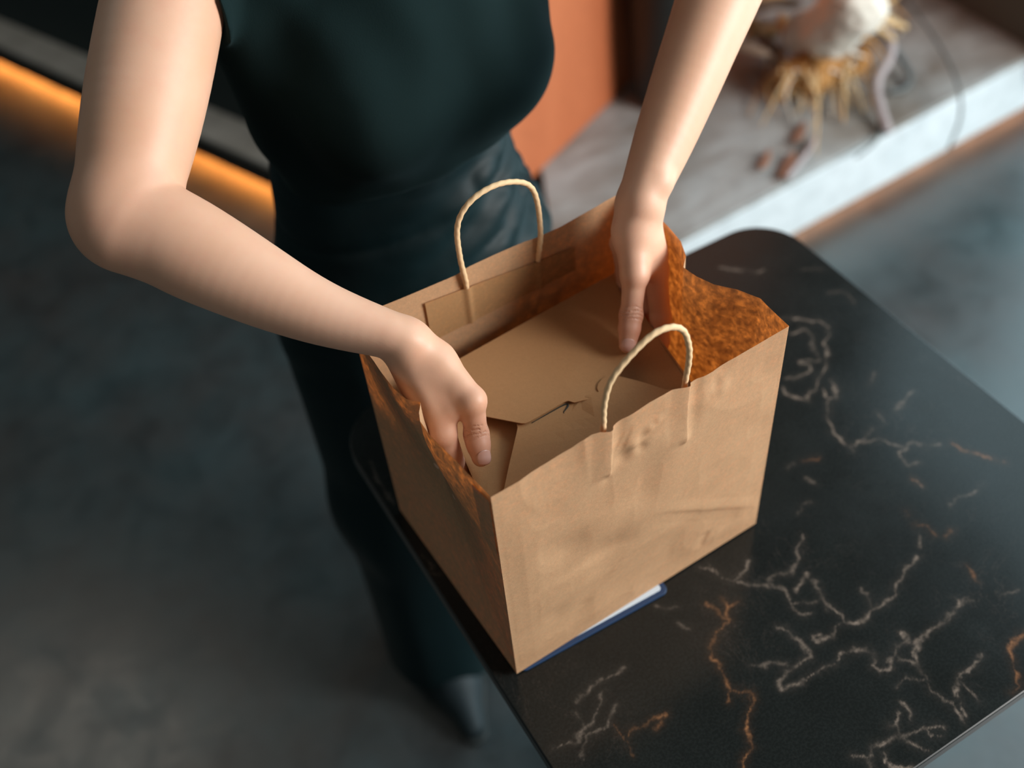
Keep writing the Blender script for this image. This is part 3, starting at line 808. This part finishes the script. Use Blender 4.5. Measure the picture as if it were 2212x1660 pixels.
def polygonise(fd, lo, hi, h, N=20):
    lo = np.asarray(lo, float); hi = np.asarray(hi, float)
    nb = np.ceil((hi - lo) / (h * N)).astype(int)
    dims = nb * N + 2
    cen = np.stack(np.meshgrid(*[np.arange(q) for q in nb], indexing='ij'), -1).reshape(-1, 3)
    bc = lo + (cen + 0.5) * N * h
    dc = fd.ev(bc)
    R = N * h * 0.87
    cand = cen[np.abs(dc) < R * 3.6 + 0.004]
    g = np.stack(np.meshgrid(*[np.arange(N + 1)] * 3, indexing='ij'), -1).reshape(-1, 3)
    ids, pos, quads = [], [], []
    S = np.array([dims[1] * dims[2], dims[2], 1], dtype=np.int64)
    for cb in cand:
        base = cb * N
        X = lo + (base + g) * h
        d = fd.ev(X, X[0], X[-1], 2 * h)
        if d.min() > 0 or d.max() < 0: continue
        D = d.reshape(N + 1, N + 1, N + 1)
        s = D < 0
        cs = sum(s[i:N + i, j:N + j, k:N + k].astype(np.int8) for i in (0, 1) for j in (0, 1) for k in (0, 1))
        act = (cs > 0) & (cs < 8)
        ci = np.argwhere(act)
        if not len(ci): continue
        acc = np.zeros((len(ci), 3)); cnt = np.zeros(len(ci))
        i, j, k = ci.T
        for axn in range(3):
            for o1 in (0, 1):
                for o2 in (0, 1):
                    off = [0, 0, 0]; oth = [q for q in range(3) if q != axn]
                    off[oth[0]], off[oth[1]] = o1, o2
                    d0 = D[i + off[0], j + off[1], k + off[2]]
                    off2 = list(off); off2[axn] = 1
                    d1 = D[i + off2[0], j + off2[1], k + off2[2]]
                    cr = (d0 < 0) != (d1 < 0)
                    t = np.where(cr, d0 / np.where(cr, d0 - d1, 1), 0)
                    pt = np.array(off, float)[None] + 0
                    pt = np.repeat(pt, len(ci), 0); pt[:, axn] = t
                    acc[cr] += pt[cr]; cnt[cr] += 1
        ids.append((ci + base) @ S); pos.append(lo + (base + ci + acc / cnt[:, None]) * h)
        for axn in range(3):
            sl0 = [slice(0, N)] * 3; sl1 = [slice(0, N)] * 3; sl1[axn] = slice(1, N + 1)
            a0, a1 = s[tuple(sl0)], s[tuple(sl1)]
            e = np.argwhere(a0 != a1)
            if not len(e): continue
            o1, o2 = [(1, 2), (2, 0), (0, 1)][axn]
            gb = e + base
            u1 = np.zeros(3, int); u1[o1] = 1; u2 = np.zeros(3, int); u2[o2] = 1
            q = np.stack([(gb - u1 - u2) @ S, (gb - u2) @ S, gb @ S, (gb - u1) @ S], -1)
            fl = ~a0[tuple(e.T)]
            q[fl] = q[fl][:, ::-1]
            quads.append(q)
    ids = np.concatenate(ids); pos = np.concatenate(pos); quads = np.concatenate(quads)
    order = np.argsort(ids); ids, pos = ids[order], pos[order]
    ix = np.searchsorted(ids, quads).clip(0, len(ids) - 1)
    ok = (ids[ix] == quads).all(1)
    return pos, ix[ok].astype(np.int32)


# ------------------------------------------------------------------ person
person = empty('person', (0.36, 0.90, 0.0), 'person in black top and dark trousers leaning over, both bare arms reaching into the bag', 'person')
# joints in bag coordinates (across, away, up from the table)
SHz = 0.50
RS, RE, RW = Bp(0.030, 0.500, 0.490), Bp(-0.121, 0.326, 0.372), Bp(0.018, 0.157, 0.286)
LS, LE, LW = Bp(0.360, 0.500, 0.500), Bp(0.435, 0.270, 0.415), Bp(0.256, 0.165, 0.300)
body = Field()
# trunk, neck and head
body.cone(Bp(.185, .50, .16), Bp(.190, .47, .36), .115, .125, .03, E2, 1.35)
body.cone(RS + np.array([.03, 0, .01]), LS - np.array([.03, 0, -.01]), .055, .055, .05)
body.cone(Bp(.190, .475, .46), Bp(.192, .470, .60), .058, .050, .04)
hc = Bp(.190, .440, .690)
body.ell(hc, (.073, .092, .100), .03)
body.cone(hc + np.array([0, -.055, -.055]), hc + np.array([0, -.050, -.085]), .040, .028, .04)
body.cone(hc + np.array([0, -.088, .000]), hc + np.array([0, -.102, -.028]), .008, .013, .012)
body.cone(hc + np.array([-.02, -.082, -.058]), hc + np.array([.02, -.082, -.058]), .007, .007, .008)
for sx in (-1, 1):
    body.ell(hc + np.array([sx * .074, .005, -.012]), (.010, .020, .032), .006)
    body.ell(hc + np.array([sx * .030, -.088, .004]), (.017, .012, .010), .006, op='s')
# arms: upper arm, forearm, wrist
def arm(S, E, Wp, rU, rF, sF, bow):
    mid = (E + Wp) / 2; vd = mid - CAM
    fn = np.cross(vd, Wp - E); fn /= np.linalg.norm(fn)
    body.sweep([S, S + (E - S) * .35, S + (E - S) * .7, E], rU, 22, k0=.03)
    body.sweep([E, E + (Wp - E) * .33 + bow * .7, E + (Wp - E) * .67 + bow, Wp], rF, 26, fn, sF, k0=.016)
arm(RS, RE, RW, [.0455, .0470, .0475, .0462, .0420, .0362], [.0370, .0385, .0368, .0325, .0290, .0262, .0238], [1.0, 1.0, 1.05, 1.2, 1.38], -AX_U * .0088)
arm(LS, LE, LW, [.046, .046, .043, .039], [.0370, .0355, .0330, .0315, .0295, .0270, .0240], [1.0, 1.02, 1.06, 1.12, 1.27], EZ * 0)
body.ell(RE - E1 * .006 - E2 * .008 - EZ * .008, (.022, .022, .022), .03)
skin_marks = []
# ---- right hand (image left): fingers down between box and bag, thumb on the lid
def hand(Wp, mcps, fingers, thumb, rad_m, palm_n, side, tm=.0112, wf=.12):
    for i, mpt in enumerate(mcps):
        body.cone(Wp + (mpt - Wp) * 0.06, mpt, .0150, rad_m[i], .011, palm_n, 1.12)
    for mpt, f, r in fingers:
        pts = [mpt] + f
        for i in range(len(pts) - 1):
            body.cone(pts[i], pts[i + 1], r[i], r[i + 1], .003)
            body.ell(pts[i], (r[i] * 1.05,) * 3, .003)
    c, mcp, ip, tip = thumb
    body.cone(Wp + (c - Wp) * .3, c, .0150, .0140, .012)
    body.cone(c, mcp, .0150, tm, .010)
    web = (mcp + mcps[0]) / 2 + (Wp - (mcp + mcps[0]) / 2) * wf
    body.cone(c + (mcps[1] - c) * .25, web, .0155, .0095, .012)
    body.cone(mcp, ip, .0106, .0090, .003)
    body.ell(mcp, (.0116, .0116, .0116), .004)
    body.ell(ip, (.0099, .0099, .0099), .004)
    md = ip + (tip - ip) * .45
    body.cone(ip, md, .0093, .0093, .003); body.cone(md, tip, .0093, .0076, .003)
    skin_marks.append((mcp, ip, tip))
mI, mM, mR, mP = Bp(.0150, .1030, .226), Bp(.0150, .122, .219), Bp(.0155, .139, .219), Bp(.0165, .154, .227)
hand(RW, [mI, mM, mR, mP], [
    (mI, [Bp(.0165, .0960, .187), Bp(.0175, .0870, .162), Bp(.021, .082, .142)], [.0107, .0098, .0086, .0070]),
    (mM, [Bp(.0175, .1160, .177), Bp(.0205, .113, .153), Bp(.026, .110, .134)], [.0104, .0088, .0078, .0066]),
    (mR, [Bp(.0180, .1340, .180), Bp(.0215, .132, .157), Bp(.027, .131, .139)], [.0100, .0084, .0075, .0064]),
    (mP, [Bp(.0190, .1500, .197), Bp(.0235, .149, .180), Bp(.028, .148, .166)], [.0094, .0077, .0069, .0060])],
    (Bp(.0340, .1360, .2680), Bp(.0425, .1000, .2485), Bp(.0380, .0905, .2195), Bp(.0325, .0765, .2085)), [.0112, .0112, .0105, .0098], E1, -1, .0114, .11)
# ---- left hand (image right)
nI, nM, nR, nP = Bp(.2560, .1420, .236), Bp(.2570, .160, .228), Bp(.2560, .176, .228), Bp(.2540, .190, .236)
hand(LW, [nI, nM, nR, nP], [
    (nI, [Bp(.2490, .1240, .198), Bp(.2430, .116, .178), Bp(.2360, .109, .160)], [.0106, .0089, .0079, .0067]),
    (nM, [Bp(.2530, .1460, .187), Bp(.2480, .138, .164), Bp(.2410, .132, .145)], [.0106, .0089, .0079, .0067]),
    (nR, [Bp(.2540, .1660, .190), Bp(.2490, .159, .168), Bp(.2430, .153, .150)], [.0102, .0085, .0075, .0065]),
    (nP, [Bp(.2530, .1830, .206), Bp(.2490, .178, .189), Bp(.2440, .173, .175)], [.0094, .0077, .0069, .0061])],
    (Bp(.2400, .1560, .281), Bp(.2265, .1335, .2545), Bp(.2125, .1195, .2255), Bp(.1990, .1060, .2090)), [.0118, .0115, .0108, .0100], E1, 1, .0124, .10)
body.cone(Bp(.2420, .1540, .280), nI + (LW - nI) * .25, .0125, .0105, .012)
# wrist tendons and the wrist bone
for o1, o2, ln_ in ((-.0150, -.006, .30), (-.0110, -.012, .24)):
    body.cone(LW + (LE - LW) * .03 + AX_R * o1 + AX_F * o2, LW + (LE - LW) * ln_ + AX_R * (o1 * 1.1) + AX_F * (o2 * 1.1), .0042, .0042, .005)
body.ell(LW + (LE - LW) * .06 + AX_R * .0105 - AX_F * .0125, (.0085, .0085, .0085), .010)
body.half(Bp(0, 0, .12), np.array([0, 0, -1.0]), .01)

HV = 0.0017
pos, quads = polygonise(body, (-0.02, 0.42, 0.86), (0.68, 1.06, 1.60), HV)
bo = mesh_obj('body', pos, quads, M_skin, person)
# creases and blush around the thumb joints as point attributes
cre = np.zeros(len(pos)); blu = np.zeros(len(pos))
for mcp, ip, tip in skin_marks:
    ax = tip - ip; ax /= np.linalg.norm(ax)
    v = pos - ip; t = v @ ax; rad = np.linalg.norm(v - t[:, None] * ax, axis=1)
    t = t + .0012 * vnoise(pos, 130, 21); m_ = (rad < .016) & (np.abs(t) < .012) & (vnoise(pos, 240, 22) > -.55)
    wv = -(np.exp(-((t + .0030) / .0007) ** 2) + .9 * np.exp(-((t - .0002) / .0007) ** 2) + .7 * np.exp(-((t - .0032) / .0007) ** 2) + .5 * np.exp(-((t + .0060) / .0007) ** 2))
    cre = np.where(m_, wv, cre)
    blu = np.maximum(blu, .55 * np.exp(-((t - .012) / .022) ** 2) * (rad < .02))
    blu = np.maximum(blu, .30 * np.exp(-(np.linalg.norm(pos - mcp, axis=1) / .016) ** 2))
for q in (mI, mM, nI, Bp(.0175, .0955, .187)): blu = np.maximum(blu, .35 * np.exp(-(np.linalg.norm(pos - q, axis=1) / .018) ** 2))
blu = np.maximum(blu, .30 * np.exp(-(np.linalg.norm(pos - RE, axis=1) / .05) ** 2))
for nm, arr in (('crease', cre), ('blush', blu)):
    at_ = bo.data.attributes.new(nm, 'FLOAT', 'POINT'); at_.data.foreach_set('value', arr.astype(np.float32))
# thumb nails, laid on the thumb surface
def nail(ip, tip, up, L=.0115, Wd=.0062):
    ax = tip - ip; ax /= np.linalg.norm(ax)
    up = np.asarray(up, float); up = up - ax * (up @ ax); up /= np.linalg.norm(up); sd = np.cross(ax, up)
    c = tip + ax * 0.0010
    n = 15
    s, t = np.meshgrid(np.linspace(-1, 1, n), np.linspace(-1, 1, n), indexing='ij')
    ss = s * np.sqrt(1 - 0.42 * t * t * (np.abs(t) ** 1.0)); tt = t * np.sqrt(1 - 0.40 * s * s)
    P0 = c + ss[..., None] * sd * Wd + tt[..., None] * ax * (L / 2) + up * 0.016
    P0 = P0.reshape(-1, 3)
    for _ in range(30):
        d = body.ev(P0); P0 = P0 - up * (d - 0.0006)[:, None] * 0.7
    return P0, grid_faces(n, n)
for (mcp, ip, tip) in skin_marks:
    tow = CAM - tip; tow /= np.linalg.norm(tow)
    upv = tow + AX_R * (.50 if ip[0] < .35 else .12)
    P0, Fn = nail(ip, tip, upv)
    nl = mesh_obj('thumbnail', P0, Fn, M_nail, person)
    so = nl.modifiers.new('thick', 'SOLIDIFY'); so.thickness = 0.0005; so.offset = 0

# ---- eyes and hair
M_eye = plain('eye_white', (.55, .50, .46), .3)
mesh_obj('lips', *tube(smooth_path([hc + np.array([-.019, -.0855, -.058]), hc + np.array([0, -.0935, -.057]), hc + np.array([.019, -.0855, -.058])], 14), np.array([.002, .003, .0042, .005, .0054, .0056, .0054, .0054, .0056, .0054, .005, .0042, .003, .002]), 8), plain('lips', (.42, .15, .12), .4), person)
for sx in (-1, 1):
    bm = bmesh.new(); bmesh.ops.create_uvsphere(bm, u_segments=16, v_segments=10, radius=.0115)
    q = hc + np.array([sx * .030, -.0722, .004])
    V = [tuple(np.array(v.co) + q) for v in bm.verts]; bm.verts.index_update(); F = [[v.index for v in f.verts] for f in bm.faces]; bm.free()
    ey = mesh_obj('eye', V, F, M_eye, person)
    bm = bmesh.new(); bmesh.ops.create_uvsphere(bm, u_segments=12, v_segments=8, radius=.0056)
    V = [tuple(np.array(v.co) * np.array([1, .6, 1]) + q + np.array([0, -.0095, -.0035])) for v in bm.verts]; bm.verts.index_update(); F = [[v.index for v in f.verts] for f in bm.faces]; bm.free()
    ir = mesh_obj('iris', V, F, M_hair, person); ir['label'] = 'dark brown iris'
    mesh_obj('eyebrow', *tube(smooth_path([hc + np.array([sx * .016, -.090, .022]), hc + np.array([sx * .030, -.0885, .027]), hc + np.array([sx * .045, -.078, .022])], 14), .0028, 8), M_hair, person)
hair = Field()
hair.ell(hc + np.array([0, .018, .018]), (.083, .100, .103), .01)
hair.cone(hc + np.array([0, .085, -.03]), hc + np.array([0, .10, -.13]), .045, .03, .03)
hair.half(hc + np.array([0, -.035, .02]), np.array([0, -1.0, -.55]), .012)
pv, pf = polygonise(hair, hc - .2, hc + .2, .005)
mesh_obj('hair', pv, pf, M_hair, person)

# ---- top
shirt = Field()
shirt.cone(Bp(.180, .485, .20), Bp(.188, .462, .36), .128, .140, .03, E2, 1.30)
shirt.cone(Bp(.188, .462, .36), Bp(.192, .470, .47), .135, .090, .04, E2, 1.35)
shirt.cone(Bp(.252, .400, .318), Bp(.252, .42, .34), .061, .061, .05)
shirt.cone(Bp(.125, .400, .320), Bp(.128, .42, .34), .060, .060, .05)
shirt.cone(Bp(.062, .465, .425), Bp(.086, .475, .290), .047, .050, .03)
shirt.cone(RS + np.array([.025, 0, .012]), LS - np.array([.025, 0, -.012]), .061, .061, .05)
for S_, E_, rr_, sx in ((RS, RE, .0495, 1), (LS, LE, .0490, -1)):
    d_ = (E_ - S_) / np.linalg.norm(E_ - S_); e_ = E1 * sx - d_ * (E1 @ d_) * sx; e_ /= np.linalg.norm(e_)
    sl = Field(); sl.cone(S_ - d_ * .01, S_ + d_ * .14, .0560, .0545, 0)
    sl.half(S_ + d_ * .022, d_ - 1.25 * e_, .004)
    sl.cone(S_ + d_ * .0, S_ + d_ * .2, rr_ + .0012, rr_ + .0012, .003, op='s')
    shirt.sub(sl, S_ - .2, S_ + .2, .012)
shirt.cone(Bp(.190, .462, .53), Bp(.190, .455, .70), .062, .085, .006, op='s')
shirt.half(Bp(.19, .46, .225), np.array([.10, .0, -1.0]), .012)
def fold(X):
    L = (X - BO); a = L @ E1; b = L @ E2; z = L[:, 2]
    f = 0.0022 * np.sin((a - .1) * 95 + (z - .4) * 22 + 2 * vnoise(X, 9, 3)) * np.clip((z - .30) / .12, 0, 1)
    f = f + 0.0030 * vnoise(X, 13, 4) + .0012 * vnoise(X, 30, 6)
    return f
shirt.disp(fold)
pv, pf = polygonise(shirt, (-0.02, 0.60, 0.92), (0.72, 1.10, 1.45), .0036)
so = mesh_obj('top', pv, pf, M_shirt, person); so['label'] = 'black-green knit top with cap sleeves'

# ---- trousers
tr = Field()
tr.cone(Bp(.178, .500, .05), Bp(.180, .495, .245), .158, .128, .03, E2, 1.30)
HR, HL = Bp(.105, .500, .02), Bp(.255, .505, .02)
KR, KL = np.array([.252, .885, .42]), np.array([.45, .90, .42])
FR, FL = np.array([.252, .868, .04]), np.array([.455, .90, .04])
tr.cone(HR, KR, .102, .094, .04); tr.cone(KR, FR, .094, .099, .05)
tr.cone(HL, KL, .100, .084, .04); tr.cone(KL, FL, .084, .098, .05)
tr.half(np.array([0, 0, .045]), np.array([0, 0, -1.0]), .006)
def tfold(X):
    L = (X - BO); a = L @ E1; b = L @ E2; z = L[:, 2]
    f = 0.004 * vnoise(X * np.array([1, 1, .25]), 16, 9)
    wz = np.clip((z + .10) / .08, 0, 1) * np.clip((.26 - z) / .06, 0, 1)
    f = f + wz * np.clip((a - .10) / .12, 0.15, 1) * (0.0050 * np.sin(z * 105 - (a - .18) * 60 + 2.6 * vnoise(X, 8, 11)) + 0.0034 * (1 - 2 * np.abs(vnoise(X * np.array([1.0, 1.0, 1.6]), 26, 12))))
    band = np.exp(-((z - .165 - .10 * (a - .18)) / .006) ** 2)
    return f + .004 * band
tr.disp(tfold)
pv, pf = polygonise(tr, (0.05, 0.68, 0.0), (0.72, 1.12, 1.04), .0045)
to = mesh_obj('trousers', pv, pf, M_trouser, person); to['label'] = 'dark teal satin wide-leg trousers'

# ---- shoes and ankles
def shoe(heel, toe):
    f = Field(); d = toe - heel; L = np.linalg.norm(d); d = d / L; s = np.cross(d, EZ)
    f.cone(heel + d * .03 + EZ * .038, heel + d * L * .55 + EZ * .034, .034, .037, .02)
    f.cone(heel + d * L * .55 + EZ * .032, heel + d * (L - .028) + EZ * .020, .038, .019, .02)
    f.cone(heel + d * .035 + EZ * .05, heel + d * .04 + EZ * .09, .033, .036, .02)
    f.half(EZ * .003, -EZ, .003)
    pv, pf = polygonise(f, np.minimum(heel, toe) - .06 + EZ * .04, np.maximum(heel, toe) + .06 + EZ * .12, .004)
    so_ = mesh_obj('shoe', pv, pf, M_shoe, person)
    g = Field(); g.cone(heel + d * .03 + EZ * .006, heel + d * L * .55 + EZ * .006, .037, .041, .02); g.cone(heel + d * L * .55 + EZ * .006, heel + d * (L - .024) + EZ * .006, .041, .022, .02)
    g.half(EZ * .0, -EZ, .001); g.half(EZ * .011, EZ, .002)
    pv, pf = polygonise(g, np.minimum(heel, toe) - .06 + EZ * .05, np.maximum(heel, toe) + .06 + EZ * .08, .004)
    mesh_obj('sole', pv, pf, M_dark, so_)
    mesh_obj('sock', *tube([heel + d * .038 + EZ * .07, heel + d * .045 + EZ * .20], .034, 20), M_shoe, person)
shoe(np.array([.247, .915, 0]), np.array([.213, .690, 0]))
shoe(np.array([.455, .965, 0]), np.array([.455, .735, 0]))

# ------------------------------------------------------------------ dried plant arrangement on the ledge
def curl(px_pts, jitter=0.0, n=40):
    P = [at(x, y, z_) for x, y, z_ in px_pts]
    return smooth_path(P, n)
pot_c = at(1443, 208, LZ)  # planter added to block window light from the terracotta wall's right end
pot = empty('added_black_planter', (float(pot_c[0]), float(pot_c[1]), LZ), 'black round planter on the ledge, added to shade the terracotta wall', 'planter')
M_pot = plain('black_ceramic', (0.012, 0.014, 0.013), .55)
mesh_obj('vessel', *lathe([(.062, LZ), (.080, LZ + .02), (.094, LZ + .25), (.094, LZ + .48), (.090, LZ + .485), (.086, LZ + .47), (.086, LZ + .43)], pot_c[0], pot_c[1], 48), M_pot, pot)
mesh_obj('soil', *lathe([(.085, LZ + .435), (.06, LZ + .443), (.02, LZ + .446)], pot_c[0], pot_c[1], 32), plain('dark_soil', (.03, .02, .014), .9), pot)

crown_c = at(1765, 120, LZ + .10)
plant = empty('dried_plant', (float(crown_c[0]), float(crown_c[1]), LZ), 'dried bleached plant with amber roots and curling grey stems lying on the stone ledge', 'plant')
M_bleach = plain('bleached_root', (0.74, 0.67, 0.58), .7)
M_amber = plain('amber_fibre', (0.42, 0.20, 0.055), .75)
M_straw = plain('straw_root', (0.60, 0.40, 0.20), .7)
M_stem = plain('mauve_grey_stem', (0.36, 0.30, 0.30), .6)
M_thread = plain('dark_thread', (0.10, 0.11, 0.11), .6)
M_rust = plain('rust_leaf', (0.22, 0.10, 0.06), .8)
f = Field()
c = at(1800, 60, LZ + .17); c2 = at(1745, 70, LZ + .12); c3 = at(1850, 10, LZ + .24)
f.cone(c2, c, .050, .055, .03); f.cone(c, c3, .055, .065, .03)
f.disp(lambda X: .008 * vnoise(X, 30, 2) + .004 * vnoise(X, 70, 3))
pv, pf = polygonise(f, np.minimum(np.minimum(c, c2), c3) - .12, np.maximum(np.maximum(c, c2), c3) + .12, .006)
mesh_obj('root_crown', pv, pf, M_bleach, plant)
f = Field()
q0, q1 = at(1765, 125, LZ + .075), at(1700, 165, LZ + .05)
f.cone(q0, q1, .045, .030, .02); f.cone(at(1760, 170, LZ + .05), at(1850, 130, LZ + .06), .035, .028, .02)
f.disp(lambda X: .010 * vnoise(X, 45, 7) + .005 * vnoise(X, 110, 8))
pv, pf = polygonise(f, np.minimum(q0, q1) - .14, np.maximum(q0, q1) + .16, .006)
mesh_obj('fibre_clump', pv, pf, M_amber, plant)
def strand(name, pts, r0, r1, mat):
    P = curl(pts); mesh_obj(name, *tube(P, np.linspace(r0, r1, len(P)), 8), mat, plant)
z0 = LZ
for k in range(80):
    x0 = random.uniform(1680, 1860); y0 = random.uniform(95, 165)
    x1 = x0 + random.gauss((x0 - 1765) * .25, 22); y1 = y0 + random.uniform(45, 150) * (1 - .35 * abs(x0 - 1765) / 95)
    if k < 4: x0, y0, x1, y1 = ((1690, 120, 1618, 250), (1755, 150, 1762, 335), (1830, 120, 1885, 240), (1720, 150, 1712, 262))[k]
    mm_ = random.choice((M_bleach, M_straw, M_straw, M_amber, M_amber))
    if k < 4: mm_ = (M_amber, M_straw, M_straw, M_bleach)[k]
    xm, ym = (x0 + x1) / 2 + random.gauss(0, 14), (y0 + y1) / 2 + random.gauss(0, 8)
    strand('root_strand', [(x0, y0, z0 + .085), (xm, ym, z0 + random.uniform(.02, .06)), (x1, y1, z0 + random.uniform(.006, .02))], random.uniform(.0026, .0055), .0014, mm_)
for k in range(22):
    x0 = random.uniform(1835, 1900); y0 = random.uniform(10, 80)
    strand('straw_curl', [(x0, y0, z0 + .16), (x0 + random.gauss(10, 22), y0 + random.gauss(0, 22), z0 + .13), (x0 + random.gauss(20, 34), y0 + random.uniform(-20, 60), z0 + .09)], random.uniform(.004, .008), .002, random.choice((M_straw, M_amber, M_bleach)))
def leaf_at(x, y, z_, L, Wd, ang, mat):
    pc = at(x, y, z_); n = 12
    a_ = np.linspace(-1, 1, n); S2, T2 = np.meshgrid(a_, a_, indexing='ij')
    dr = np.array([math.cos(ang), math.sin(ang), random.uniform(-.5, .2)]); dr /= np.linalg.norm(dr); pr = np.cross(EZ, dr); pr /= np.linalg.norm(pr); nn = np.cross(dr, pr)
    w_ = np.sqrt(np.clip(1 - S2 ** 2, 0, 1))
    P = pc + S2[..., None] * dr * L + (T2 * w_)[..., None] * pr * Wd + nn * (Wd * .5 * (1 - T2 ** 2 * w_) - L * .25 * S2 ** 2)[..., None]
    lf = mesh_obj('dry_leaf', P, grid_faces(n, n), mat, plant)
    so = lf.modifiers.new('thick', 'SOLIDIFY'); so.thickness = .0012
M_leaf = plain('brown_dry_leaf', (0.16, 0.10, 0.065), .8)
M_leaf2 = plain('ochre_dry_leaf', (0.42, 0.24, 0.10), .75)
for k in range(16):
    leaf_at(random.uniform(1590, 1700), random.uniform(-20, 120), z0 + random.uniform(.05, .2), random.uniform(.04, .07), random.uniform(.012, .022), random.uniform(0, 6.28), random.choice((M_leaf, M_leaf, M_leaf2)))
strand('wavy_stem', [(1890, -40, z0 + .20), (1905, 40, z0 + .14), (1925, 110, z0 + .09), (1895, 175, z0 + .05), (1900, 230, z0 + .03), (1918, 285, z0 + .012)], .012, .011, M_stem)
strand('wavy_stem', [(1760, 300, z0 + .012), (1740, 335, z0 + .012), (1700, 385, z0 + .012)], .007, .006, M_stem)
strand('wavy_stem', [(1930, 100, z0 + .06), (1965, 160, z0 + .02), (1955, 190, z0 + .01), (1920, 200, z0 + .01)], .008, .006, M_thread)
strand('curled_thread', [(1890, 160, z0 + .05), (1900, 250, z0 + .02), (1895, 300, z0 + .008), (1850, 340, z0 + .006)], .004, .003, M_thread)
strand('curled_thread', [(1960, 0, z0 + .10), (2030, 100, z0 + .07), (2068, 180, z0 + .05), (2075, 250, z0 + .03), (2050, 320, z0 + .006)], .0035, .003, M_thread)
for (x, y, s) in ((1700, 362, .03), (1725, 290, .025), (1650, 350, .022)):
    pc = at(x, y, z0 + .008)
    n = 12
    a_ = np.linspace(-1, 1, n); S2, T2 = np.meshgrid(a_, a_, indexing='ij')
    wdt = np.sqrt(np.clip(1 - S2 ** 2, 0, 1)) * .5
    dr = np.array([.8, .55, 0]); dr /= np.linalg.norm(dr); pr = np.array([-dr[1], dr[0], 0])
    P = pc + S2[..., None] * dr * s * 1.6 + (T2 * wdt)[..., None] * pr * s + EZ * (0.006 * (1 - T2 ** 2) + .006 * S2 ** 2)[..., None]
    lf = mesh_obj('dry_leaf', P, grid_faces(n, n), M_rust, plant)
    so = lf.modifiers.new('thick', 'SOLIDIFY'); so.thickness = .0012
